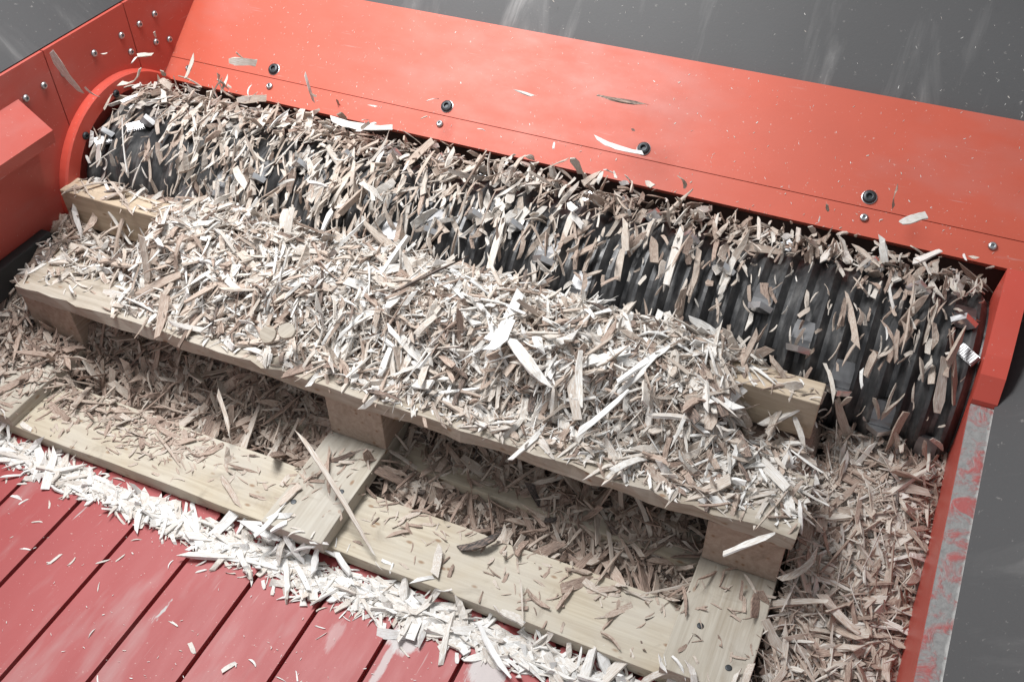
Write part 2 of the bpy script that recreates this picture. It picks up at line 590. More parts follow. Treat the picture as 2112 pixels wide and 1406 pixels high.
t = on_slope(0, TOP, -0.004)
sheet('rubber_panel', (-0.75, t.y + 0.006, t.z - 0.012), (2.1, 0, 0), (0, 0.52, 0.62), 40, 16, 0.006, 0.008, M_RUB_BACK, 'grey scuffed rubber panel with pale streaks above the red back wall')
sheet('rubber_panel', (-0.6605, -0.8, 0.407), (0, 1.75, 0), (-0.42, 0, 0.42), 40, 12, 0.004, 0.008, M_RUB_SIDE, 'dark plain rubber panel above the red left side wall')
sheet('rubber_panel', (0.7785, -0.75, -0.030), (0, 1.14, 0.285), (0.50, 0.0, 0.42), 40, 12, -0.003, 0.008, M_RUB_SIDE, 'dark grey rubber panel beyond the rubbed top edge of the right wall')

# ------------------------------------------------------------------ drum
drum = empty('shredder_drum', (0.05, DY, DZ), 'dark steel shredder drum with shiny knives, half buried in flying wood chips', 'shredder drum')
XL, XR = -0.650, 0.748


def drum_mesh():
    bm = bmesh.new()
    seg = 64
    xs, rs = [XL, XL], [0.02, 0.118]
    nridge = 46
    p = (XR - XL) / nridge
    for i in range(nridge):
        x = XL + i * p
        xs += [x + p * 0.10, x + p * 0.42, x + p * 0.58, x + p * 0.90]
        rs += [0.1165, 0.1265, 0.1265, 0.1165]
    xs += [XR, XR]
    rs += [0.118, 0.02]
    rr = []
    for x, r in zip(xs, rs):
        rr.append([bm.verts.new((x - 0.05, math.cos(2 * math.pi * i / seg) * r, math.sin(2 * math.pi * i / seg) * r)) for i in range(seg)])
    for a, b in zip(rr, rr[1:]):
        for i in range(seg):
            bm.faces.new((a[i], a[(i + 1) % seg], b[(i + 1) % seg], b[i]))
    return mesh_from_bm('drum_body', bm, M_DRUM)


link('drum_body', drum_mesh(), drum)


def holder_mesh():
    # local: +Z radial out, +Y direction of travel, X along drum
    pts = [(-0.022, -0.004), (0.012, -0.004), (0.012, 0.009), (0.003, 0.010), (-0.022, 0.001)]
    return prism_mesh('tooth_holder', pts, (0.026, 0, 0), (-0.013, 0, 0), (0, 1, 0), (0, 0, 1), M_HOLDER, 0.001)


def knife_mesh():
    # square insert standing on its corner in the front of the holder
    bm = bmesh.new()
    s = 0.017
    out = [(0, s * 1.15), (s, 0.004), (0.008, -0.004), (-0.008, -0.004), (-s, 0.004)]
    A = [bm.verts.new((x, 0.0125, 0.006 + z * 0.9)) for x, z in out]
    B = [bm.verts.new((x * 0.86, 0.0205, 0.006 + z * 0.82)) for x, z in out]
    bm.faces.new(A)
    bm.faces.new(B[::-1])
    for i in range(5):
        bm.faces.new((A[i], B[i], B[(i + 1) % 5], A[(i + 1) % 5]))
    return mesh_from_bm('knife', bm, M_KNIFE)


hm, km = holder_mesh(), knife_mesh()
bolt_k = bolt_mesh('bolt', 0.004, 0.002, M_BOLT_DARK)
NR = 23
for i in range(NR):
    x = XL + (XR - XL) * (i + 0.5) / NR
    for q in range(4):
        # chevron helix
        a = math.radians(q * 90 + abs(i - NR / 2) * 17 + 8)
        h = link('cutter_tooth', hm, drum)
        # radial = (0, cos a, sin a); travel = derivative (rotating towards the front at the top)
        R = Vector((0, math.cos(a), math.sin(a)))
        T = Vector((0, math.sin(a), -math.cos(a))) * -1
        X = T.cross(R)
        mw = Matrix((X, T, R)).transposed().to_4x4()
        mw.translation = Vector((x - 0.05, 0, 0)) + R * 0.122
        h.matrix_local = mw
        link('knife', km, h)



def comb_mesh():
    bm = bmesh.new()
    n = 8
    for i in range(n):
        m = Matrix.Translation(((i - (n - 1) / 2) * 0.0034, 0, 0)) @ Matrix.Diagonal((0.0026, 0.013, 0.006, 1))
        bmesh.ops.create_cube(bm, size=1.0, matrix=m)
    bmesh.ops.create_cube(bm, size=1.0, matrix=Matrix.Translation((0, 0, -0.003)) @ Matrix.Diagonal((0.028, 0.015, 0.004, 1)))
    return mesh_from_bm('comb_plate', bm, M_COMB)


cm = comb_mesh()
for (px, py, pz), nrm in (((0.730, 0.2765, 0.2475), (-0.417, -0.441, 0.795)), ((-0.620, 0.268, 0.242), (0.427, -0.332, 0.841)), ((-0.576, 0.302, 0.2595), (0.403, -0.36, 0.842))):
    o = link('comb_plate', cm, drum)
    o.rotation_euler = Vector(nrm).to_track_quat('Z', 'Y').to_euler()
    o.location = (px - 0.05, py - DY, pz - DZ)

# ------------------------------------------------------------------ pallet, lying upside down
pallet = empty('pallet', (0.0, 0.0, 0.0), 'wooden pallet lying upside down, its top board heaped with wood chips', 'pallet')


def plank(name, x0, x1, y0, y1, z0, z1, mat, seed=0, rough=0.0012, bevel=0.0016, rot=0.0, cuts=0):
    size = (x1 - x0, y1 - y0, z1 - z0)
    o = link(name, box_mesh(name, size, mat, bevel, rough, cuts or (17 if max(size) > 0.3 else 3), seed), pallet)
    o.location = ((x0 + x1) / 2, (y0 + y1) / 2, (z0 + z1) / 2)
    o.rotation_euler = (0, 0, rot)
    return o


plank('deck_board', -0.60, 0.588, -0.156, -0.057, 0.001, 0.022, M_WOOD_X, 1)
plank('deck_board', -0.60, 0.588, 0.005, 0.105, 0.001, 0.022, M_WOOD_X, 2)
for i, (x0, x1, y0) in enumerate(((-0.600, -0.502, -0.158), (-0.052, 0.040, -0.168), (0.492, 0.590, -0.160))):
    plank('cross_board', x0, x1, y0, 0.12, 0.0225, 0.0445, M_WOOD_Y, 5 + i)
    plank('block', x0 + 0.002, x1 - 0.001, 0.004, 0.098, 0.045, 0.1205, M_BLOCK, 9 + i, 0.0008)
plank('skid_board', -0.60, 0.598, 0.0, 0.10, 0.122, 0.144, M_WOOD_G, 14, 0.0030, 0.0012, 0.0, 46)
nail = bolt_mesh('nail_head', 0.0042, 0.0012, M_BOLT_DARK, False)
for x, y, z in ((0.02, -0.085, 0.0445), (-0.03, -0.125, 0.0445), (0.52, -0.09, 0.0445), (0.565, -0.13, 0.0445), (-0.56, 0.03, 0.144), (-0.545, 0.075, 0.144),
                (-0.01, 0.04, 0.144), (0.54, 0.03, 0.144), (-0.53, -0.1, 0.0445)):
    o = link('nail_head', nail, pallet)
    o.location = (x, y, z - 0.0002)

beam_me = box_mesh('timber_beam', (1.222, 0.040, 0.066), M_BEAM, 0.002, 0.0012, 9, 33)
beam = tag(link('timber_beam', beam_me, None, None, (-0.031, 0.190, 0.166)), 'square timber pressed lengthwise against the drum, only its two ends clear of chips', 'timber')

# ------------------------------------------------------------------ wood chips
ORD = ('first', 'second', 'third', 'fourth', 'fifth', 'sixth', 'seventh', 'eighth', 'ninth')
NT = 40
ST = 5


def chip_templates():
    r = np.random.default_rng(3)
    out = []
    for k in range(NT):
        kind = k % 4                                    # 0,1 flake  2 splinter  3 chunk
        s = np.linspace(-0.5, 0.5, ST)
        wid = {0: 0.155, 1: 0.20, 2: 0.085, 3: 0.30}[kind] * r.uniform(0.65, 1.25)
        thk = {0: 0.045, 1: 0.038, 2: 0.055, 3: 0.08}[kind] * r.uniform(0.7, 1.3)
        prof = np.array([r.uniform(0.6, 1.05), r.uniform(0.85, 1.12), 1.0, r.uniform(0.8, 1.05), (r.uniform(0.05, 0.6) if kind == 2 else r.uniform(0.4, 1.05))])
        tp = np.array([r.uniform(0.5, 1.0), 1.0, 1.0, 0.95, r.uniform(0.3, 0.9)])
        bend = r.normal(0, 0.22 if kind == 1 else 0.10) if kind != 3 else r.normal(0, 0.05)
        bend2 = r.normal(0, 0.07)
        tw = r.normal(0, 0.35)
        V = []
        for i in range(ST):
            cx, cz = s[i], bend * (s[i] ** 2 - 0.12) * 2
            cy = bend2 * (s[i] ** 2 - 0.12) * 2
            a = tw * s[i] * 2
            sk = r.normal(0, 0.075) if i in (0, ST - 1) else r.normal(0, 0.02)
            for dy, dz in ((-1, -1), (1, -1), (1, 1), (-1, 1)):
                y = dy * wid / 2 * prof[i] * r.uniform(0.82, 1.1)
                z = dz * thk / 2 * tp[i] * r.uniform(0.7, 1.15)
                V.append((cx + sk * dy + r.normal(0, 0.012), cy + y * math.cos(a) - z * math.sin(a), cz + y * math.sin(a) + z * math.cos(a)))
        out.append(V)
    return np.array(out)                                # NT,20,3


TPL = chip_templates()
FQ = []
for i in range(ST - 1):
    for j in range(4):
        FQ.append((i * 4 + j, i * 4 + (j + 1) % 4, (i + 1) * 4 + (j + 1) % 4, (i + 1) * 4 + j))
FQ.append((3, 2, 1, 0))
b0 = (ST - 1) * 4
FQ.append((b0, b0 + 1, b0 + 2, b0 + 3))
FQ = np.array(FQ)
NV = ST * 4


class Chips:
    """collects chip transforms"""

    def __init__(self):
        self.t, self.R, self.p, self.s, self.tone = [], [], [], [], []

    def add(self, t, R, p, s, tone):
        self.t.append(t)
        self.R.append(R)
        self.p.append(p)
        self.s.append(s)
        self.tone.append(tone)


def rot_from(u, n, roll):
    """columns: long axis u, cross axis, normal near n, rolled about u"""
    u = u / np.linalg.norm(u)
    n = n - u * (n @ u)
    n = n / np.linalg.norm(n)
    v = np.cross(n, u)
    c, s = math.cos(roll), math.sin(roll)
    return np.column_stack((u, v * c + n * s, n * c - v * s))


def tone_word(t):
    return 'white' if t > 0.86 else 'pale grey' if t > 0.74 else 'cream' if t > 0.6 else 'tan' if t > 0.45 else 'brown' if t > 0.25 else 'dark'


def shape_word(k, s):
    return ('flat', 'broad', 'slim', 'chunky')[k % 4]


def bands(v, edges, names):
    for e, n in zip(edges, names):
        if v < e:
            return n
    return names[-1]


def lb_heap(ch, i):
    p = ch.p[i]
    return '%s %s chip on the pallet heap, %s, %s' % (shape_word(ch.t[i], 0), tone_word(ch.tone[i]), bands(p[0], (-0.36, -0.12, 0.12, 0.36), ('far left', 'left of centre', 'at the centre', 'right of centre', 'far right')),
                                                   bands(p[1], (0.06, 0.14), ('by the front edge', 'halfway back', 'near the drum')))


def lb_right(ch, i):
    p = ch.p[i]
    return '%s %s chip in the right heap, %s, %s' % (shape_word(ch.t[i], 0), tone_word(ch.tone[i]), bands(p[0], (0.67,), ('on the pallet side', 'on the wall side')),
                                                  bands(p[1], (-0.12, -0.02, 0.08, 0.16), ('at its bottom', 'low down', 'at mid height', 'high up', 'under the drum')))


def lb_row(ch, i):
    p = ch.p[i]
    return '%s %s chip in the slat row, near the %s groove' % (shape_word(ch.t[i], 0), tone_word(ch.tone[i]), ORD[min(max(int((p[0] + 0.484) / 0.1), 0), 8)])


def lb_deck(ch, i):
    p = ch.p[i]
    return '%s %s chip on the lower pallet boards, %s, %s' % (shape_word(ch.t[i], 0), tone_word(ch.tone[i]), bands(p[0], (-0.4, -0.2, -0.05, 0.04, 0.22, 0.4), ('far left', 'left', 'left of centre', 'at the centre', 'right of centre', 'right', 'far right')),
                                                 bands(p[1], (-0.10,), ('front edge', 'back edge')))


def take_big(ch, k, name, label, group, seen=lambda p: True):
    idx = [i for i in sorted(range(len(ch.t)), key=lambda i: -ch.s[i][0] * ch.s[i][1]) if seen(ch.p[i])][:k]
    for i in idx:
        build_single(name, ch.t[i], ch.R[i], ch.p[i], ch.s[i], ch.tone[i], label(ch, i), group)
    drop = set(idx)
    for at in ('t', 'R', 'p', 's', 'tone'):
        setattr(ch, at, [v for i, v in enumerate(getattr(ch, at)) if i not in drop])


def build_stuff(name, ch, label, core=None, cat='wood chips'):
    n = len(ch.t)
    t = np.array(ch.t)
    R = np.array(ch.R)
    P = np.array(ch.p)
    S = np.array(ch.s)
    tone = np.array(ch.tone)
    loc = TPL[t]                                        # n,20,3
    V = np.einsum('nij,nvj->nvi', R, loc * S[:, None, :]) + P[:, None, :]
    F = (FQ[None] + (np.arange(n) * NV)[:, None, None]).reshape(-1, 4)
    V = V.reshape(-1, 3)
    tn = np.repeat(tone, NV)
    gr = (loc * 6 + rng.uniform(0, 60, (n, 1, 3))).reshape(-1, 3)
    if core is not None:
        cv, cf, ct = core
        F = np.vstack((F, cf + len(V)))
        V = np.vstack((V, cv))
        tn = np.concatenate((tn, np.full(len(cv), ct)))
        gr = np.vstack((gr, cv * 90))
    me = bpy.data.meshes.new(name)
    me.vertices.add(len(V))
    me.vertices.foreach_set('co', V.astype(np.float32).ravel())
    me.loops.add(len(F) * 4)
    me.loops.foreach_set('vertex_index', F.astype(np.int32).ravel())
    me.polygons.add(len(F))
    me.polygons.foreach_set('loop_start', np.arange(0, len(F) * 4, 4, dtype=np.int32))
    me.polygons.foreach_set('use_smooth', np.zeros(len(F), dtype=bool))
    me.update(calc_edges=True)
    me.validate()
    a = me.attributes.new('tone', 'FLOAT', 'POINT')
    a.data.foreach_set('value', tn.astype(np.float32))
    a = me.attributes.new('grain', 'FLOAT_VECTOR', 'POINT')
    a.data.foreach_set('vector', gr.astype(np.float32).ravel())
    me.materials.append(M_CHIP)
    o = link(name, me)
    o['kind'] = 'stuff'
    tag(o, label, cat)
    return o


TPL_ME = []
for k in range(NT):
    me = bpy.data.meshes.new('wood_chip')
    me.from_pydata([tuple(v) for v in TPL[k]], [], [tuple(int(i) for i in f) for f in FQ])
    me.polygons.foreach_set('use_smooth', [False] * len(me.polygons))
    me.materials.append(M_CHIP1)
    TPL_ME.append(me)


def build_single(name, t, R, p, s, tone, label, group=None, cat='wood chip'):
    o = link(name, TPL_ME[t])
    m = Matrix([list(r) for r in (R * np.array(s)[None, :])]).to_4x4()
    m.translation = Vector([float(x) for x in p])
    o.matrix_world = m
    o.color = (float(tone), 0, 0, 1)
    tag(o, label, cat, group)
    return o


# height map deposition ------------------------------------------------
GX0, GY0, GS = -0.70, -0.60, 0.003
GW, GH = int(1.50 / GS), int(1.10 / GS)
gx = GX0 + (np.arange(GW) + 0.5) * GS
gy = GY0 + (np.arange(GH) + 0.5) * GS
XX, YY = np.meshgrid(gx, gy, indexing='ij')


def gidx(x, y):
    return min(max(int((x - GX0) / GS), 0), GW - 1), min(max(int((y - GY0) / GS), 0), GH - 1)


def smooth(a, b, x):
    t = np.clip((x - a) / (b - a), 0, 1)
    return t * t * (3 - 2 * t)


def lumps(scale, seed):
    r = np.random.default_rng(seed)
    z = np.zeros_like(XX)
    for _ in range(14):
        kx, ky = r.normal(0, scale, 2)
        z += np.sin(XX * kx + YY * ky + r.uniform(0, 6.28))
    return z / 14 ** 0.5


LMAX = 0.085


def chip_size(r, lo=0.014, mean=0.026, sig=0.42):
    L = float(np.clip(r.lognormal(math.log(mean), sig), lo, LMAX))
    return L


def deposit(H, ch, n, sampler, tone_fn, mean=0.026, sig=0.42, tilt=0.22, roll=0.5, tmin=0.0, rnd=rng, grow=0.6, lift=0.0, drop=0.02, kinds=None, fat=1.0, yaw_sd=None, thin=1.0):
    for _ in range(n):
        x, y = sampler()
        L = chip_size(rnd, mean=mean, sig=sig)
        k = int(rnd.integers(NT))
        while kinds and k % 4 not in kinds:
            k = int(rnd.integers(NT))
        yaw = rnd.uniform(0, 2 * math.pi) if yaw_sd is None else rnd.normal(0, yaw_sd) + (math.pi if rnd.random() < 0.5 else 0)
        ux, uy = math.cos(yaw), math.sin(yaw)
        pts = [(x + ux * f * L, y + uy * f * L) for f in (-0.45, -0.22, 0, 0.22, 0.45)]
        ids = [gidx(*p) for p in pts]
        zc = H[ids[2]]
        hs = [max(H[i], zc - drop) for i in ids]
        z0, z1, zc = hs[0], hs[4], hs[2]
        dz = max(-0.7 * L, min(0.7 * L, z1 - z0))
        th = 0.08 * L
        z = 0.6 * max(zc, (z0 + z1) / 2) + 0.4 * (sum(hs) / 5) + th * 0.35 + lift
        pitch = math.atan2(dz, L) * 0.9 + rnd.normal(0, tilt)
        cp = math.cos(pitch)
        u = np.array((ux * cp, uy * cp, math.sin(pitch)))
        R = rot_from(u, np.array((0, 0, 1.0)), rnd.normal(0, roll))
        z += abs(math.sin(pitch - math.atan2(dz, L))) * L * 0.2
        wide = 1.0 if L < 0.04 else 0.04 / L
        ch.add(k, R, (x, y, z), (L, L * wide * thin, L * wide * fat * thin), tone_fn())
        for f, i in zip((-0.45, -0.22, 0, 0.22, 0.45), ids):
            zz = z + math.sin(pitch) * f * L
            if zz > H[i]:
                H[i] += min((zz - H[i]) * grow, 0.006)


def core_mesh(fn, x0, x1, y0, y1, step=0.008):
    nx, ny = max(2, int((x1 - x0) / step)), max(2, int((y1 - y0) / step))
    xs, ys = np.linspace(x0, x1, nx), np.linspace(y0, y1, ny)
    V = np.array([(x, y, fn(x, y)) for x in xs for y in ys])
    F = np.array([(i * ny + j, (i + 1) * ny + j, (i + 1) * ny + j + 1, i * ny + j + 1) for i in range(nx - 1) for j in range(ny - 1)])
    return V, F


def H_at(H):
    return lambda x, y: H[gidx(x, y)] - 0.004


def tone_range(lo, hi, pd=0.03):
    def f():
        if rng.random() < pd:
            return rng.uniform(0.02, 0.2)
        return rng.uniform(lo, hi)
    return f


# --- level A: floor level (under and around the pallet)
LUM = lumps(38, 5)
HA = np.full_like(XX, -0.02)
HA[YY < -0.158] = 0.0
inside = (XX > -0.655) & (XX < 0.752)
mound = -0.02 + (0.060 + 0.045 * (1 - smooth(-0.35, 0.05, XX))) * smooth(-0.065, 0.09, YY) + LUM * 0.006          # behind the front deck board
right_h = 0.008 + 0.108 * smooth(-0.12, 0.26, YY) + LUM * 0.005
left_h = 0.012 + 0.12 * smooth(-0.16, 0.14, YY) + LUM * 0.005
base = np.where(XX > 0.596, right_h, np.where(XX < -0.604, left_h, mound))
zone = inside & (YY > -0.15)
HA[zone] = np.maximum(HA, base)[zone]
rz = inside & (XX > 0.597)
HA[rz] = np.maximum(HA, right_h)[rz]
lz = inside & (XX < -0.603) & (YY > -0.25)
HA[lz] = np.maximum(HA, left_h)[lz]


def rect(H, x0, x1, y0, y1, z):
    m = (XX > x0) & (XX < x1) & (YY > y0) & (YY < y1)
    H[m] = np.maximum(H[m], z)


HA0 = HA.copy()
rect(HA, -0.60, 0.588, -0.156, -0.057, 0.022)
for x0, x1, y0 in ((-0.600, -0.502, -0.158), (-0.052, 0.040, -0.168), (0.492, 0.590, -0.160)):
    rect(HA, x0, x1, y0, 0.12, 0.0445)

# under the skid, behind the front deck board
chA = Chips()


def s_under():
    while True:
        x = rng.uniform(-0.62, 0.60)
        y = -0.048 + abs(rng.normal(0, 0.07))
        if (-0.056 < x < 0.046 or x > 0.488) and rng.random() > 0.04:
            continue
        if y < 0.10:
            return x, y


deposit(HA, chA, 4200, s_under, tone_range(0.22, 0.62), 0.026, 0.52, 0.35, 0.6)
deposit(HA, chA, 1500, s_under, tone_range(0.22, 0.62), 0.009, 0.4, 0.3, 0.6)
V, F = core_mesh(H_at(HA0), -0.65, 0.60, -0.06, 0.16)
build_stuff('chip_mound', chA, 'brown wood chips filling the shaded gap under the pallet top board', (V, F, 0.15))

# right heap between pallet and wall
chR = Chips()


def s_right():
    x = rng.uniform(0.585, 0.748)
    y = rng.uniform(-0.36, 0.235)
    if x < 0.605 and y > -0.12:
        x += 0.02
    return x, y


deposit(HA, chR, 4200, s_right, tone_range(0.28, 0.80), 0.024, 0.55, 0.28, 0.6)
deposit(HA, chR, 1500, s_right, tone_range(0.25, 0.8), 0.009, 0.4, 0.3, 0.6)
deposit(HA, chR, 350, s_right, tone_range(0.3, 0.8), 0.036, 0.35, 0.3, 0.6, kinds=(2,), thin=0.45)
take_big(chR, 36, 'wood_chip', lb_right, 'large chips in the right heap', lambda p: p[1] > -0.3)
V, F = core_mesh(H_at(HA0), 0.594, 0.7515, -0.45, 0.27)
build_stuff('chip_heap', chR, 'heap of tan wood chips between the pallet and the right wall', (V, F, 0.2))

# left heap
chL = Chips()
deposit(HA, chL, 1500, lambda: (rng.uniform(-0.652, -0.565 if rng.random() < 0.3 else -0.605), rng.uniform(-0.2, 0.18)), tone_range(0.3, 0.72), 0.026, 0.4, 0.28, 0.6)
V, F = core_mesh(H_at(HA0), -0.6545, -0.598, -0.26, 0.20)
build_stuff('chip_heap', chL, 'heap of wood chips between the pallet corner and the left wall', (V, F, 0.2))

# row along the saw-toothed slat edge
HS = HA.copy()
chS = Chips()


def s_row():
    x = rng.uniform(-0.62, 0.60)
    w = 0.023 + 0.006 * math.sin(x * 9 + 1) + 0.006 * max(0, x)
    y = -0.189 - 0.006 * math.sin(x * 6.0 + 2.2) + rng.normal(0, 1) * w * 0.55
    return x, min(max(y, -0.27), -0.146)


deposit(HS, chS, 1450, s_row, tone_range(0.68, 0.98, 0.0), 0.025, 0.45, 0.10, 0.35, drop=0.006, kinds=(0, 1, 3), fat=1.5, yaw_sd=0.75)  # row tones run paler than those of the heaps
deposit(HS, chS, 900, s_row, tone_range(0.6, 0.95, 0.0), 0.008, 0.45, 0.1, 0.3, drop=0.006)
take_big(chS, 40, 'wood_chip', lb_row, 'large chips in the slat row', lambda p: p[0] > -0.5)
build_stuff('chip_row', chS, 'row of white wood chips along the saw-toothed edge of the red slats')

# scattered on front deck board and cross boards
chD = Chips()


def s_deck():
    while True:
        x = rng.uniform(-0.6, 0.59)
        y = -0.155 + 0.105 * rng.random() ** 0.75
        dens = 1.0 if x < -0.2 else 0.2
        if -0.052 < x < 0.04:
            dens = 0.2
        if rng.random() < dens * (0.35 + 0.65 * smooth(-0.15, -0.06, y)):
            return x, y


deposit(HA, chD, 430, s_deck, tone_range(0.26, 0.62), 0.018, 0.6, 0.12, 0.4)
deposit(HA, chD, 420, s_deck, tone_range(0.26, 0.62), 0.006, 0.45, 0.1, 0.3)
take_big(chD, 30, 'wood_chip', lb_deck, 'large chips on the lower deck board')
build_stuff('scattered_chips', chD, 'brown chips scattered loosely over the lower pallet boards')

# --- level B: on top
HB = np.full_like(XX, -0.1)
rect(HB, -0.60, 0.598, 0.0, 0.10, 0.144)
LUM2 = lumps(30, 9)
prof = 0.140 + 0.055 * smooth(0.03, 0.17, YY)
fade = smooth(-0.60, -0.38, XX) * (1 - smooth(0.42, 0.60, XX))
top = prof - 0.012 + 0.024 * fade * smooth(0.02, 0.12, YY) + LUM2 * 0.005
hump = 0.009 * np.exp(-((XX - 0.12) / 0.28) ** 2) * smooth(0.03, 0.15, YY)
top = top + hump
zb = (XX > -0.645) & (XX < 0.60) & (YY > 0.02) & (YY < 0.235)
HB0 = np.full_like(XX, -0.1)
edge_r = 1 - smooth(0.545, 0.60, XX)
HB0[zb] = (0.10 + (top - 0.10) * edge_r)[zb]
# keep the ends of the timber clear in front
clear = ((XX < -0.44) | (XX > 0.47)) & (YY > 0.10) & (YY < 0.21)
HB0[clear] = np.minimum(HB0, 0.128)[clear]
HB = np.maximum(HB, HB0)
rect(HB, -0.642, 0.58, 0.170, 0.210, 0.199)
chT = Chips()


def s_top():
    while True:
        x = rng.uniform(-0.63, 0.60)
        y = rng.uniform(0.006, 0.225)
        p = 1.0
        if x < -0.42:
            p = 0.35 if y > 0.06 else 0.10
            if y > 0.165:
                p = 0.12
        if x > 0.46 and 0.165 < y < 0.215:
            p = 0.15
        if y < 0.03:
            p *= 0.28 if y < 0.018 else 0.5
        if x > 0.50:
            p *= 0.40
        if rng.random() < p:
            return x, y


def tone_top():
    r = rng.random()
    if r < 0.07:
        return rng.uniform(0.08, 0.28)
    if r < 0.48:
        return rng.uniform(0.36, 0.66)
    return rng.uniform(0.64, 0.96)


deposit(HB, chT, 8200, s_top, tone_top, 0.0205, 0.58, 0.30, 0.65, drop=0.006, fat=1.3)
deposit(HB, chT, 3200, s_top, tone_top, 0.009, 0.45, 0.3, 0.6, drop=0.006, fat=1.2)
deposit(HB, chT, 700, s_top, tone_top, 0.034, 0.35, 0.35, 0.6, drop=0.006, kinds=(2,), thin=0.4)
take_big(chT, 60, 'wood_chip', lb_heap, 'large chips on the pallet heap', lambda p: p[2] > 0.15)
V, F = core_mesh(H_at(HB0), -0.64, 0.60, 0.024, 0.233)
build_stuff('chip_heap', chT, 'deep heap of pale grey and cream chips on top of the pallet', (V, F, 0.3))

# --- chips carried round on the drum
chDr = Chips()


def drum_chip(x, a, r, tone, L, jitter, ch):
    Rv = np.array((0, -math.cos(a), math.sin(a)))       # a=0 faces the front, 90 deg is the top
    T = np.array((0, math.sin(a), math.cos(a)))
    u = T + rng.normal(0, jitter, 3)
    n = Rv + rng.normal(0, 0.45, 3)
    k = int(rng.integers(NT))
    if k % 4 == 2 and rng.random() < 0.7:
        k += 1
    ch.add(k, rot_from(u, n, rng.normal(0, 0.6)), (x, DY + Rv[1] * r, DZ + Rv[2] * r), (L, L * min(1, 0.035 / L), L * min(1, 0.035 / L)), tone)


cnt = 0
while cnt < 3300:
    x = rng.uniform(XL + 0.01, XR - 0.01)
    a = math.radians(rng.uniform(-15, 140))
    dens = 1.0 - 0.70 * float(smooth(-0.20, 0.30, x))
    patch = math.sin(x * 41 + 3 * math.sin(a * 5)) + math.sin(x * 67 - a * 7 + 1.3) + math.sin(x * 23 + a * 4)
    dens *= 0.50 + 0.50 * float(smooth(-0.9, 0.8, patch))
    top_w = math.exp(-((math.degrees(a) - 112) / 20) ** 2)
    dens = max(dens * (0.40 + 0.60 * float(smooth(math.radians(20), math.radians(75), a))), top_w * 0.9)
    if x < -0.47 and a < math.radians(80):
        dens *= 0.35
    if rng.random() > dens:
        continue
    lay = rng.exponential(0.007) + (0.010 * top_w * rng.random())
    drum_chip(x, a, 0.129 + lay, rng.uniform(0.35, 0.80) if x < 0.2 else rng.uniform(0.3, 0.75), chip_size(rng, lo=0.007, mean=0.022, sig=0.55), 0.40, chDr)
    cnt += 1
build_stuff('drum_chips', chDr, 'tan wood chips riding round on the turning drum')

# sawdust specks stuck to slats and walls
chP = Chips()
for _ in range(520):
    x, y = rng.uniform(-0.62, 0.6), rng.uniform(-0.62, -0.19)
    s = rng.uniform(0.0015, 0.0045)
    chP.add(int(rng.integers(NT)), rot_from(np.array((rng.normal(), rng.normal(), 0.05)), np.array((0, 0, 1.0)), 0), (x, y, 0.0006), (s, s, s), rng.uniform(0.7, 1))
for _ in range(420):
    x = rng.uniform(-0.6, 0.78)
    p = on_slope(x, 0.21 * rng.random() ** 1.6, 0.0008)
    s = rng.uniform(0.0015, 0.004)
    chP.add(int(rng.integers(NT)), rot_from(np.array((rng.normal(), SL.y, SL.z)), np.array(SN), 0), tuple(p), (s, s, s), rng.uniform(0.6, 1))
for _ in range(280):
    x = 0.80 - abs(rng.normal(0, 0.07)) if rng.random() < 0.55 else rng.uniform(-0.4, 0.8)
    s_ = rng.random() ** 1.2
    p = np.array((x, t.y + 0.003 + 0.26 * s_, t.z + 0.002 + 0.31 * s_ + 0.002))
    s = rng.uniform(0.0015, 0.0048)
    chP.add(int(rng.integers(NT)), rot_from(np.array((rng.normal(), 0.6, 0.7)), np.array((0, -0.766, 0.643)), 0), tuple(p), (s, s, s), rng.uniform(0.6, 1))
build_stuff('sawdust', chP, 'tiny pale sawdust specks clinging to the red and grey steel around', cat='sawdust')

# --- single chips -------------------------------------------------------
def single_ray(name, P0, P1, width, thick, tone, label, k=2, group=None, roll=0.0, up=(0, 0, 1.0), cat='splinter'):
    P0, P1 = np.array(P0, float), np.array(P1, float)
    d = P1 - P0
    L = float(np.linalg.norm(d))
    R = rot_from(d, np.array(up, float), roll)
    ext = TPL[k].max(0) - TPL[k].min(0)
    build_single(name, k, R, (P0 + P1) / 2, (L / ext[0], width / ext[1], thick / ext[2]), tone, label, group, cat)

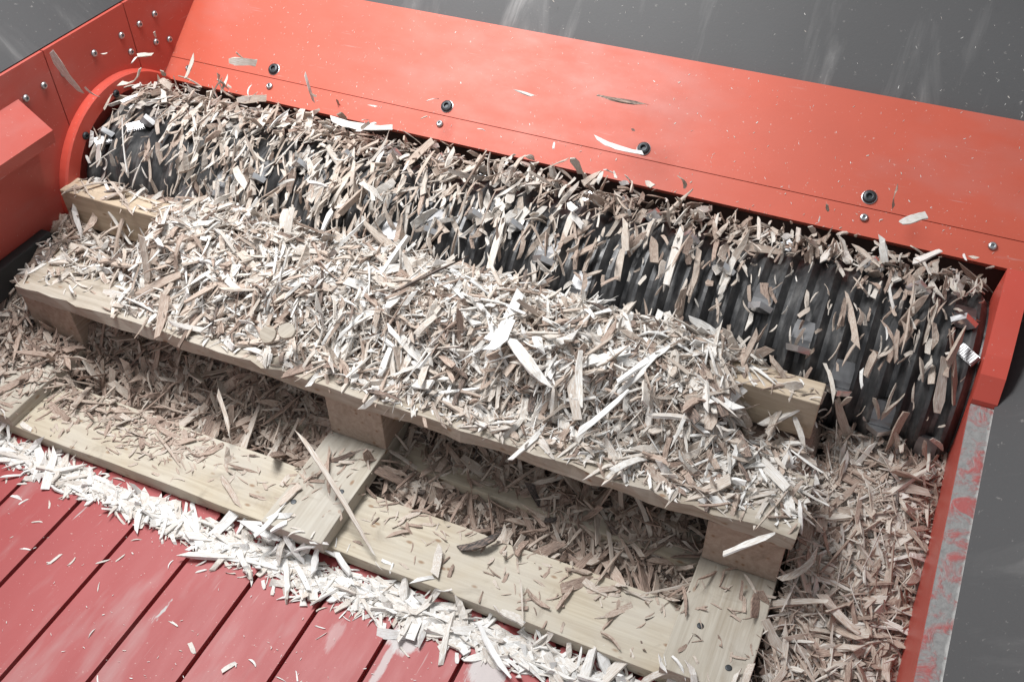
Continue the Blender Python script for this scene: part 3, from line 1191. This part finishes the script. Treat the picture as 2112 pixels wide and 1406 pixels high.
SPL = [
    ('splinter', 'long bent splinter leaning down across the middle cross board', (-0.0603, -0.0508, 0.1000), (0.1111, -0.1505, 0.0300), 0.009, 0.005, 0.62, 2),
    ('splinter', 'dark grey weathered splinter lying on the lower deck board', (0.2016, -0.0986, 0.0270), (0.2476, -0.0518, 0.0360), 0.022, 0.01, 0.07, 0),
    ('splinter', 'thick pale stick lying aslant in the middle of the chip heap', (0.1798, 0.1128, 0.2220), (0.2625, 0.0577, 0.2050), 0.019, 0.009, 0.86, 4),
    ('wood_chip', 'broad white chip at the upper end of the thick pale stick', (0.1693, 0.0792, 0.2150), (0.1809, 0.1344, 0.2320), 0.02, 0.004, 1, 1),
    ('splinter', 'upright grey stick on the heap right of the thick pale stick', (0.2804, 0.1163, 0.2280), (0.3080, 0.0509, 0.1950), 0.011, 0.006, 0.78, 6),
    ('splinter', 'long straight white stick on the heap, nearest the clear right end of the timber', (0.3391, 0.0958, 0.2120), (0.3856, 0.1838, 0.2220), 0.01, 0.005, 0.95, 10),
    ('splinter', 'long straight white stick on the heap, above the right part of the skid edge', (0.3140, 0.0216, 0.1780), (0.3579, 0.0983, 0.2050), 0.01, 0.006, 0.95, 14),
    ('splinter', 'flat grey splinter lying level on the heap below the right end of the timber', (0.3856, 0.0818, 0.1900), (0.4902, 0.1034, 0.1820), 0.014, 0.005, 0.72, 18),
    ('twig', 'thin dark twig across the upper left of the chip heap', (-0.0005, 0.1242, 0.2250), (0.0797, 0.2064, 0.2550), 0.004, 0.004, 0.1, 22),
    ('flying_splinter', 'dark grey splinter with a pale tip flying in front of the back wall', (0.1600, 0.4850, 0.3752), (0.2415, 0.4850, 0.3768), 0.011, 0.004, 0.2, 26),
    ('flying_chip', 'flat pale chip flying just left of the third dark bolt', (0.1743, 0.4350, 0.3358), (0.2547, 0.4350, 0.3264), 0.015, 0.004, 0.92, 1),
    ('flying_chip', 'big blurred tan chip flying in front of the left wall panel seam', (-0.6000, 0.2104, 0.4296), (-0.6000, 0.2393, 0.3443), 0.02, 0.004, 0.75, 5),
    ('flying_chip', 'curved pale chip flying above the red flange ring', (-0.6000, 0.2474, 0.3527), (-0.6000, 0.2722, 0.3208), 0.009, 0.003, 0.9, 9),
    ('flying_chip', 'narrow chip standing upright in the air below the first dark bolt', (-0.3211, 0.4400, 0.3392), (-0.3125, 0.4400, 0.2846), 0.009, 0.003, 0.85, 13),
    ('splinter', 'longest flat white splinter in the row of chips on the slats', (-0.0896, -0.1681, 0.0260), (-0.0155, -0.1741, 0.0220), 0.013, 0.004, 1, 4),
    ('splinter', 'thin white splinter pointing down at the right end of the slat row', (0.2677, -0.1796, 0.0200), (0.3323, -0.2271, 0.0120), 0.009, 0.004, 1, 6),
    ('flying_splinter', 'small brown splinter flying right beside the fourth dark bolt', (0.5962, 0.4780, 0.3363), (0.5990, 0.4780, 0.2974), 0.008, 0.004, 0.42, 17),
    ('splinter', 'broad tan splinter leaning on the right pallet block', (0.5940, -0.0122, 0.0700), (0.6293, 0.0386, 0.0900), 0.018, 0.004, 0.6, 0),
    ('splinter', 'pale splinter sticking out under the right corner of the skid board', (0.5231, -0.0424, 0.1280), (0.5733, -0.0063, 0.1520), 0.009, 0.004, 0.85, 10),
    ('splinter', 'long brown splinter at the bottom of the right chip heap', (0.6207, -0.0260, 0.0350), (0.6777, -0.0844, 0.0220), 0.013, 0.005, 0.42, 18),
    ('splinter', 'broad tan splinter in the middle of the right chip heap', (0.6398, -0.0001, 0.0600), (0.6960, -0.0330, 0.0500), 0.014, 0.005, 0.6, 14),
    ('splinter', 'cream sliver leaning against the chips under the left half of the skid', (-0.2303, -0.0108, 0.0750), (-0.1701, -0.0687, 0.0400), 0.008, 0.004, 0.58, 22),
    ('splinter', 'long cream sliver lying along the crest of the drum', (-0.2621, 0.4000, 0.2875), (-0.1373, 0.4000, 0.2981), 0.024, 0.006, 0.85, 1),
    ('splinter', 'hair-thin upright sliver on the lower deck board', (0.2931, -0.1068, 0.0340), (0.3210, -0.1619, 0.0280), 0.003, 0.002, 0.62, 2),
    ('splinter', 'short brown stick on the lower deck board beside the hair-thin sliver', (0.3055, -0.1172, 0.0270), (0.3423, -0.1300, 0.0260), 0.007, 0.005, 0.36, 6),
    ('splinter', 'brown stick on the lower deck board pointing up to the right', (0.3507, -0.1271, 0.0270), (0.3570, -0.0842, 0.0270), 0.006, 0.004, 0.38, 10),
    ('splinter', 'brown stick lying on the lower deck board near its right end', (0.4114, -0.1335, 0.0280), (0.4419, -0.1464, 0.0270), 0.006, 0.004, 0.42, 18),
    ('splinter', 'pale splinter hanging off the front edge of the skid board above the middle block', (0.0228, 0.0091, 0.1000), (0.0426, 0.0249, 0.1500), 0.012, 0.003, 0.9, 5),
    ('splinter', 'grey strip pointing upward on the lower deck board left of the dark splinter', (0.1903, -0.1453, 0.0260), (0.1771, -0.1006, 0.0340), 0.012, 0.004, 0.7, 9),
]
for nm, lb, a, b, w, th, tone, k in SPL:
    single_ray(nm, a, b, w, th, tone, lb, k, cat='twig' if nm == 'twig' else ('wood chip' if 'chip' in nm else 'splinter'))


def disc_mesh():
    bm = bmesh.new()
    r = random.Random(4)
    rad = [0.0125 * r.uniform(0.9, 1.06) for _ in range(20)]
    rings = []
    for f, zz in ((0.95, -0.003), (1.0, -0.002), (1.0, 0.002), (0.94, 0.003), (0.5, 0.0028)):
        rings.append([bm.verts.new((math.cos(i * math.pi / 10) * rad[i] * f, math.sin(i * math.pi / 10) * rad[i] * f, zz)) for i in range(20)])
    for a, b in zip(rings, rings[1:]):
        for i in range(20):
            bm.faces.new((a[i], a[(i + 1) % 20], b[(i + 1) % 20], b[i]))
    bm.faces.new(rings[-1])
    bm.faces.new(rings[0][::-1])
    return mesh_from_bm('wood_disc', bm, M_WOOD_G)


disc_me = disc_mesh()
for p, rot, lb in (((-0.1358, 0.0174, 0.1900), (0.55, 0.2, 0), 'round wood slice on the heap, left one of the pair'), ((-0.1119, 0.0290, 0.1950), (0.3, -0.4, 1), 'round wood slice on the heap, right one of the pair')):
    o = tag(link('wood_disc', disc_me, None, None, p, rot), lb, 'wood slice')

# flying chips thrown off the drum, each one its own thing
for i in range(134):
    while True:
        x = rng.uniform(-0.63, 0.74)
        if rng.random() < (1.0 if x < 0.2 else 0.75):
            break
    a = math.radians(rng.uniform(30, 135) if i % 2 else rng.uniform(85, 125))
    r = 0.146 + rng.exponential(0.028)
    if i >= 120:
        x, a, r = rng.uniform(-0.63, -0.40), math.radians(rng.uniform(60, 115)), rng.uniform(0.17, 0.24)
    Rv = np.array((0, -math.cos(a), math.sin(a)))
    T = np.array((0, math.sin(a), math.cos(a)))
    p = (x, DY + Rv[1] * r, DZ + Rv[2] * r)
    # keep clear of the sloping wall
    if (Vector(p) - LIP).dot(SN) < 0.012 and p[1] > 0.45:
        p = (x, p[1] - 0.04, p[2] + 0.02)
    L = chip_size(rng, lo=0.008, mean=0.024, sig=0.5)
    k = int(rng.integers(NT))
    k = k + 1 if k % 4 == 2 else k
    tone = float(rng.uniform(0.5, 0.95))
    lb = '%s %s chip flying %s the drum, %s' % (shape_word(k, 0), tone_word(tone), bands(r, (0.165, 0.19), ('close to', 'above', 'high above')),
                                               bands(x, (-0.45, -0.27, -0.08, 0.1, 0.28, 0.45), ('at its left end', 'left', 'left of centre', 'at the centre', 'right of centre', 'right', 'at its right end')))
    build_single('flying_chip', k, rot_from(T + rng.normal(0, 0.55, 3), Rv + rng.normal(0, 0.6, 3), 0), p,
                 (L, L * min(1, 0.035 / L), L * min(1, 0.035 / L)), tone, lb, 'chips flying above the drum', 'wood chip')

# loose chips on the red slats
HS2 = np.zeros_like(XX)
chO = Chips()
deposit(HS2, chO, 45, lambda: (rng.uniform(-0.55, 0.30), -0.21 - abs(rng.normal(0, 0.11))), tone_range(0.7, 1, 0), 0.010, 0.3, 0.03, 0.2)
for i in range(len(chO.t)):
    build_single('loose_chip', chO.t[i], chO.R[i], chO.p[i], chO.s[i], chO.tone[i], 'small %s %s chip on the red slats, %s groove, %s' % (shape_word(chO.t[i], 0), tone_word(chO.tone[i]), ORD[min(max(int((chO.p[i][0] + 0.484) / 0.1), 0), 8)], bands(chO.p[i][1], (-0.38, -0.28), ('low', 'halfway', 'near the row'))), 'small chips on the bare red slats', 'wood chip')

# tell alike neighbours apart by their place
alike = {}
for o in list(C.objects):
    if o.parent is None and o.get('label') and o.get('group'):
        alike.setdefault(o['label'], []).append(o)
for lb, os_ in alike.items():
    words = {2: ('left twin', 'right twin'), 3: ('left of three', 'middle of three', 'right of three')}.get(len(os_))
    if words and len(lb.split()) + len(words[0].split()) <= 16:
        for o, w in zip(sorted(os_, key=lambda o: o.matrix_world.translation.x), words):
            o['label'] = lb + ', ' + w
